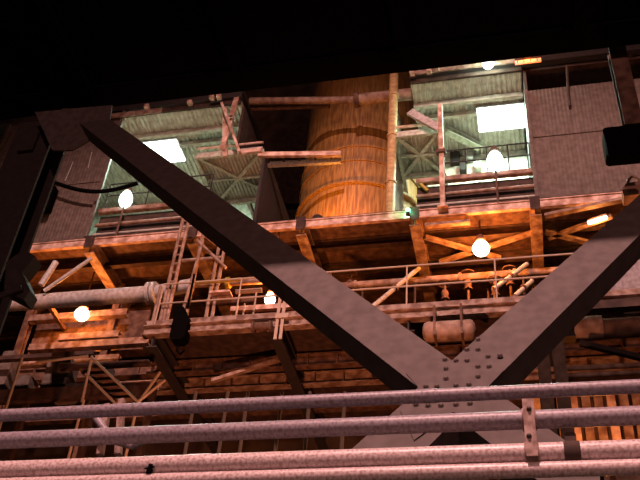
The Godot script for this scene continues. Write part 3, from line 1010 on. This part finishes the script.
	for q in [[108, 405, 100, 455], [122, 400, 118, 455]]:
		bar("leg", P(q[0], q[1], 5.6), P(q[2], q[3], 5.6), rect(0.05, 0.05, 0.005), M.clamp, t)
	rod("hose", path([[96, 418], [112, 440], [132, 446], [150, 438]], 5.5), 0.03, M.pipe_dull, t, 8)
	for q in [[228, 446], [248, 446], [282, 436], [310, 440], [196, 440], [345, 415]]:
		var u := P(q[0], 392, 9.0)
		var w := thing("thin_stanchion", "thin upright stanchion glimpsed between the pipes of the bundle", "post", "stanchions behind the pipe bundle")
		rod("shaft", [Vector3(u.x, 0, -9), u], 0.022, M.rail, w, 6)
		block("foot", Vector3(u.x, 0.01, -9), Vector3(0.14, 0.02, 0.14), M.rail, w, 0.0)

func build_right_details() -> void:
	# dark red-brown column and box on the cladding
	var t := thing("wall_column", "dark red-brown hanger column below the overhead deck, before the cladding", "column")
	var c := P(625, 90, 10.6)
	bar("shaft", Vector3(c.x, P(625, 130, 10.6).y, c.z), Vector3(c.x, 14.6, c.z), ibeam(0.28, 0.25, 0.03), M.brown, t)
	t = thing("equipment_box", "black equipment box hung under the red-brown hanger column", "box")
	block("body", P(626, 145, 10.6), Vector3(0.66, 0.52, 0.35), M.black, t, 0.04)
	block("cover", P(626, 145, 10.4), Vector3(0.58, 0.44, 0.05), M.black, t, 0.02)
	tag(rod("hanging_strap", path([[567, 66], [568, 90], [570, 106]], 16.86), 0.04, M.umber, self, 6), "dark strap hanging over the top of the cladding beside the orange strip light", "strap")
	# light fitting at the edge of the picture
	t = thing("wall_floodlight", "small pink-lit floodlight casing with a ring bracket beside the crossing girder", "lamp fitting")
	var f := P(633, 189, 12.0)
	var g := Geo.new()
	g.prism([P(622, 190, 12), P(626, 183, 12), P(648, 180, 12), P(648, 193, 12), P(624, 196, 12)], Vector3(0, 0, -0.25))
	obj("casing", g, M.beam, t)
	var w := []
	for k in 13:
		var a := PI * k / 12.0
		w.append(f + Vector3(0.06 - cos(a) * 0.13, 0.08 + sin(a) * 0.3, -0.1))
	rod("ring_bracket", w, 0.025, M.beam, t, 6)
	# grey cabinet, pipe and brackets lower down
	t = thing("grey_cabinet", "grey steel cabinet beyond the crossing girder above the brown pipes", "cabinet")
	block("body", P(622, 281, 16.6), Vector3(1.1, 0.75, 0.5), M.grey, t, 0.02)
	block("door", P(612, 281, 16.32), Vector3(0.42, 0.66, 0.03), M.grey, t, 0.01)
	block("door", P(632, 280, 16.32), Vector3(0.42, 0.66, 0.03), M.grey, t, 0.01)
	var gc := P(622, 281, 16.6)
	for e in [-0.48, 0.48]:
		bar("leg", Vector3(gc.x + e, H0 + 0.23, gc.z), Vector3(gc.x + e, gc.y - 0.3, gc.z), rect(0.06, 0.06), M.grey, t)
	for q in [["brown ledge beam just below the grey cabinet", 570, 308, 0.2, 15.4, "umber"], ["pale ledge beam lower below the grey cabinet", 560, 317, 0.14, 15.6, "clad"]]:
		var u := P(q[1], q[2], q[4])
		tag(bar("ledge_beam", u, Vector3(u.x + 4.0, u.y, u.z), channel(0.14, q[3], 0.02), M[q[5]]), q[0], "beam")
	t = thing("capped_pipe", "thick brown pipe with a pale capped end under the ledge beams", "pipe")
	var u2 := P(570, 331, 15.0)
	rod("barrel", [u2, u2 + Vector3(4.5, 0, 0)], 0.2, M.brown, t, 18)
	g = Geo.new()
	g.lathe(u2 + Vector3(0.6, 0.03, 0), Vector3.LEFT, [[0.24, 0.0], [0.24, 0.5], [0.2, 0.6], [0.1, 0.66], [0.0, 0.68]], 18, true)
	obj("cap", g, M.steel, t)
	tag(bar("raking_strut", P(580, 343, 14.8), P(650, 360, 14.8), rect(0.12, 0.1, 0.01), M.dark), "dark raking strut below the capped pipe", "brace")
	t = thing("trestle", "dark steel trestle of two legs behind the lower end of the crossing girder", "trestle")
	for q in [[541, 338, 546, 400], [556, 332, 560, 400]]:
		var lt := P(q[0], q[1], 13.0)
		bar("leg", Vector3(lt.x, 0, lt.z), lt, ibeam(0.2, 0.2, 0.02), M.clad, t)
	bar("cap_beam", P(532, 338, 13.0), P(575, 334, 13.0), ibeam(0.2, 0.2, 0.03), M.dark, t)
	for q in [["thin low pipe behind the trestle, upper of two", 372], ["thin low pipe behind the trestle, lower of two", 379]]:
		var u3 := P(500, q[1], 14.5)
		tag(rod("low_pipe", [u3, u3 + Vector3(6, 0, 0)], 0.05, M.steel), q[0], "pipe")
	# ribbed lit wall glimpsed low between the pipes
	t = thing("ribbed_screen", "orange-lit ribbed screen glimpsed low between the pipes beside the strap hanger", "screen")
	var s0 := P(540, 446, 14.0)
	var s1 := P(660, 380, 14.0)
	for i in 16:
		var x := s0.x + (s1.x + 1.0 - s0.x) * i / 15.0
		block("rib", Vector3(x, (s0.y + s1.y) * 0.5, -14.0), Vector3(0.14, s1.y - s0.y, 0.08), M.steel if i % 3 else M.beam, t, 0.01)
	g = Geo.new()
	g.box(Vector3((s0.x + s1.x) * 0.5 + 0.5, (s0.y + s1.y) * 0.5, -14.1), Vector3(s1.x - s0.x + 1.2, s1.y - s0.y + 0.1, 0.05))
	obj("back_sheet", g, M.umber, t)

func build_lamps() -> void:
	var white := Color(0.86, 1.0, 0.92)
	var sodium := Color(1.0, 0.55, 0.22)
	# white lamps of the two bays
	for q in [["large rectangular white light panel on the soffit beside the cladding", 501, 118, 1.35], ["rectangular white light panel on the soffit partly behind the crossing girder", 163, 152, 1.2]]:
		var t := thing("light_panel", q[0], "lamp")
		var c := PH(q[1], q[2], H2 - 0.2)
		block("housing", c + Vector3(0, 0.08, 0), Vector3(q[3] + 0.06, 0.1, 0.95), M.pale, t, 0.02)
		block("diffuser", c, Vector3(q[3], 0.08, 0.9), M.white_glow, t, 0.02)
		var l := AreaLight3D.new()
		l.area_size = Vector2(q[3], 0.9)
		l.light_color = white
		l.light_energy = 80.0
		l.area_range = 60.0
		l.shadow_enabled = true
		t.add_child(l)
		l.transform = Transform3D(Basis.looking_at(Vector3.DOWN, Vector3.BACK), c - Vector3(0, 0.06, 0))
	bulb_lamp("parapet_lamp", "oval white lamp on a stem before the parapet under the large light panel", P(495, 161, 16.96), 0.22, 0.36, H1 + 0.25, M.white_glow, white, 110.0)
	bulb_lamp("parapet_lamp", "oval white lamp on a stem before the parapet beside the sagging cable", P(126, 199, 16.96), 0.19, 0.32, H1 + 0.25, M.white_glow, white, 150.0)
	bulb_lamp("pendant_lamp", "small white lamp at the upper deck edge above the corrugated soffit", P(488, 63, 16.7), 0.17, 0.2, H2 + 0.62, M.white_glow, white, 4.0)
	var pl: Node = get_child(get_child_count() - 1)
	var pa := P(488, 63, 16.7)
	rod("arm", [Vector3(pa.x, H2 + 0.6, pa.z), Vector3(pa.x, H2 + 0.6, -17.05)], 0.02, M.brown, pl, 8)
	# warm lamps under the decks
	bulb_lamp("globe_lamp", "round warm lamp hanging under the braced joists beside the guard rail", P(481, 248, 17.6), 0.22, 0.23, H1 + 0.27, M.warm_glow, sodium, 12.0)
	bulb_lamp("globe_lamp", "round warm lamp hanging under the long pale pipe", P(82, 314, 18.4), 0.21, 0.21, H1 + 0.27, M.warm_glow, sodium, 11.0)
	bulb_lamp("globe_lamp", "small bulb lamp hanging behind the crossing girder beside the scaffold", P(270, 299, 17.15), 0.14, 0.2, H1 + 0.27, M.warm_glow, sodium, 7.0)
	# floodlight on the middle deck in front of the vessel
	var t2 := thing("vessel_floodlight", "orange floodlight standing on the middle deck lighting the vessel", "floodlight")
	var c2 := Vector3(-4.9, H1 + 0.6, -17.45)
	var dir := (Vector3(-4.0, 20.4, -20.0) - c2).normalized()
	var g := Geo.new()
	g.lathe(c2 - dir * 0.3, dir, [[0.0, 0.0], [0.1, 0.0], [0.14, 0.1], [0.2, 0.28], [0.18, 0.28], [0.0, 0.2]], 16)
	obj("housing", g, M.dark, t2)
	rod("stand", [Vector3(c2.x, H1 + 0.33, c2.z), c2 - dir * 0.25], 0.03, M.dark, t2, 8)
	g = Geo.new()
	g.lathe(c2 - dir * 0.05, dir, [[0.0, 0.0], [0.16, 0.0], [0.16, 0.01], [0.0, 0.01]], 16)
	obj("lens", g, M.orange_glow, t2)
	var sl := SpotLight3D.new()
	sl.light_color = Color(1.0, 0.6, 0.2)
	sl.light_energy = 22.0
	sl.spot_range = 40.0
	sl.spot_attenuation = 2.0
	sl.spot_angle = 50.0
	sl.light_size = 0.1
	sl.shadow_enabled = true
	t2.add_child(sl)
	sl.transform = Transform3D(Basis.looking_at(dir, Vector3.UP), c2 + dir * 0.02)
	var tb := thing("bulkhead_lamp", "orange bulkhead lamp low before the ribbed screen behind the pipes", "lamp")
	var cb := Vector3(P(600, 452, 13.0).x, P(600, 452, 13.0).y - 0.9, -13.0)
	rod("post", [Vector3(cb.x, 0, cb.z), cb - Vector3(0, 0.1, 0)], 0.04, M.dark, tb, 8)
	g = Geo.new()
	g.lathe(cb, Vector3.UP, [[0.0, -0.12], [0.1, -0.1], [0.13, 0.0], [0.1, 0.1], [0.0, 0.13]], 14, true)
	obj("globe", g, M.warm_glow, tb)
	lamp_light(tb, cb, Color(1.0, 0.55, 0.2), 9.0, 0.1)
	# small green indicator and glowing strip at the upper deck edge
	var t3 := thing("indicator_lamp", "tiny green indicator lamp on the deck edge beside the tan downpipe", "lamp")
	var ci := P(408, 211, 16.8)
	g = Geo.new()
	g.lathe(ci, Vector3.UP, [[0.0, -0.07], [0.06, -0.05], [0.07, 0.0], [0.06, 0.06], [0.0, 0.09]], 12, true)
	obj("lens", g, M.green_glow, t3)
	block("base", ci - Vector3(0, 0.1, 0), Vector3(0.1, 0.07, 0.1), M.dark, t3)
	lamp_light(t3, ci, Color(0.4, 1.0, 0.75), 0.4, 0.05)
	var t4 := thing("strip_light", "short orange strip light at the upper deck edge over the cladding", "lamp")
	var e0 := P(515, 63, 16.8)
	var e1 := P(541, 60, 16.8)
	e1.y = e0.y
	bar("casing", e0 + Vector3(0, 0.1, -0.05), e1 + Vector3(0, 0.1, -0.05), rect(0.2, 0.06, 0.01), M.dark, t4)
	bar("tube", e0, e1, rect(0.1, 0.13, 0.03), M.orange_glow, t4)
	for i in 4:
		block("louvre", e0.lerp(e1, 0.1 + 0.25 * i) + Vector3(0, 0, 0.06), Vector3(0.02, 0.15, 0.02), M.umber, t4, 0.0)
	lamp_light(t4, e0.lerp(e1, 0.5) + Vector3(0, -0.02, 0.2), Color(1.0, 0.42, 0.12), 0.6, 0.1)
	var t5 := thing("batten_light", "short glaring tube light fixed to the braces beyond the round warm lamp", "lamp")
	var b0 := PH(588, 223, H1 - 0.2)
	var b1 := PH(607, 217, H1 - 0.2)
	bar("casing", b0 + Vector3(0, 0.06, 0), b1 + Vector3(0, 0.06, 0), rect(0.12, 0.05, 0.01), M.steel, t5)
	rod("tube", [b0, b1], 0.05, M.warm_glow, t5, 10)
	lamp_light(t5, b0.lerp(b1, 0.5) - Vector3(0, 0.1, 0), Color(1.0, 0.62, 0.3), 2.0, 0.1)
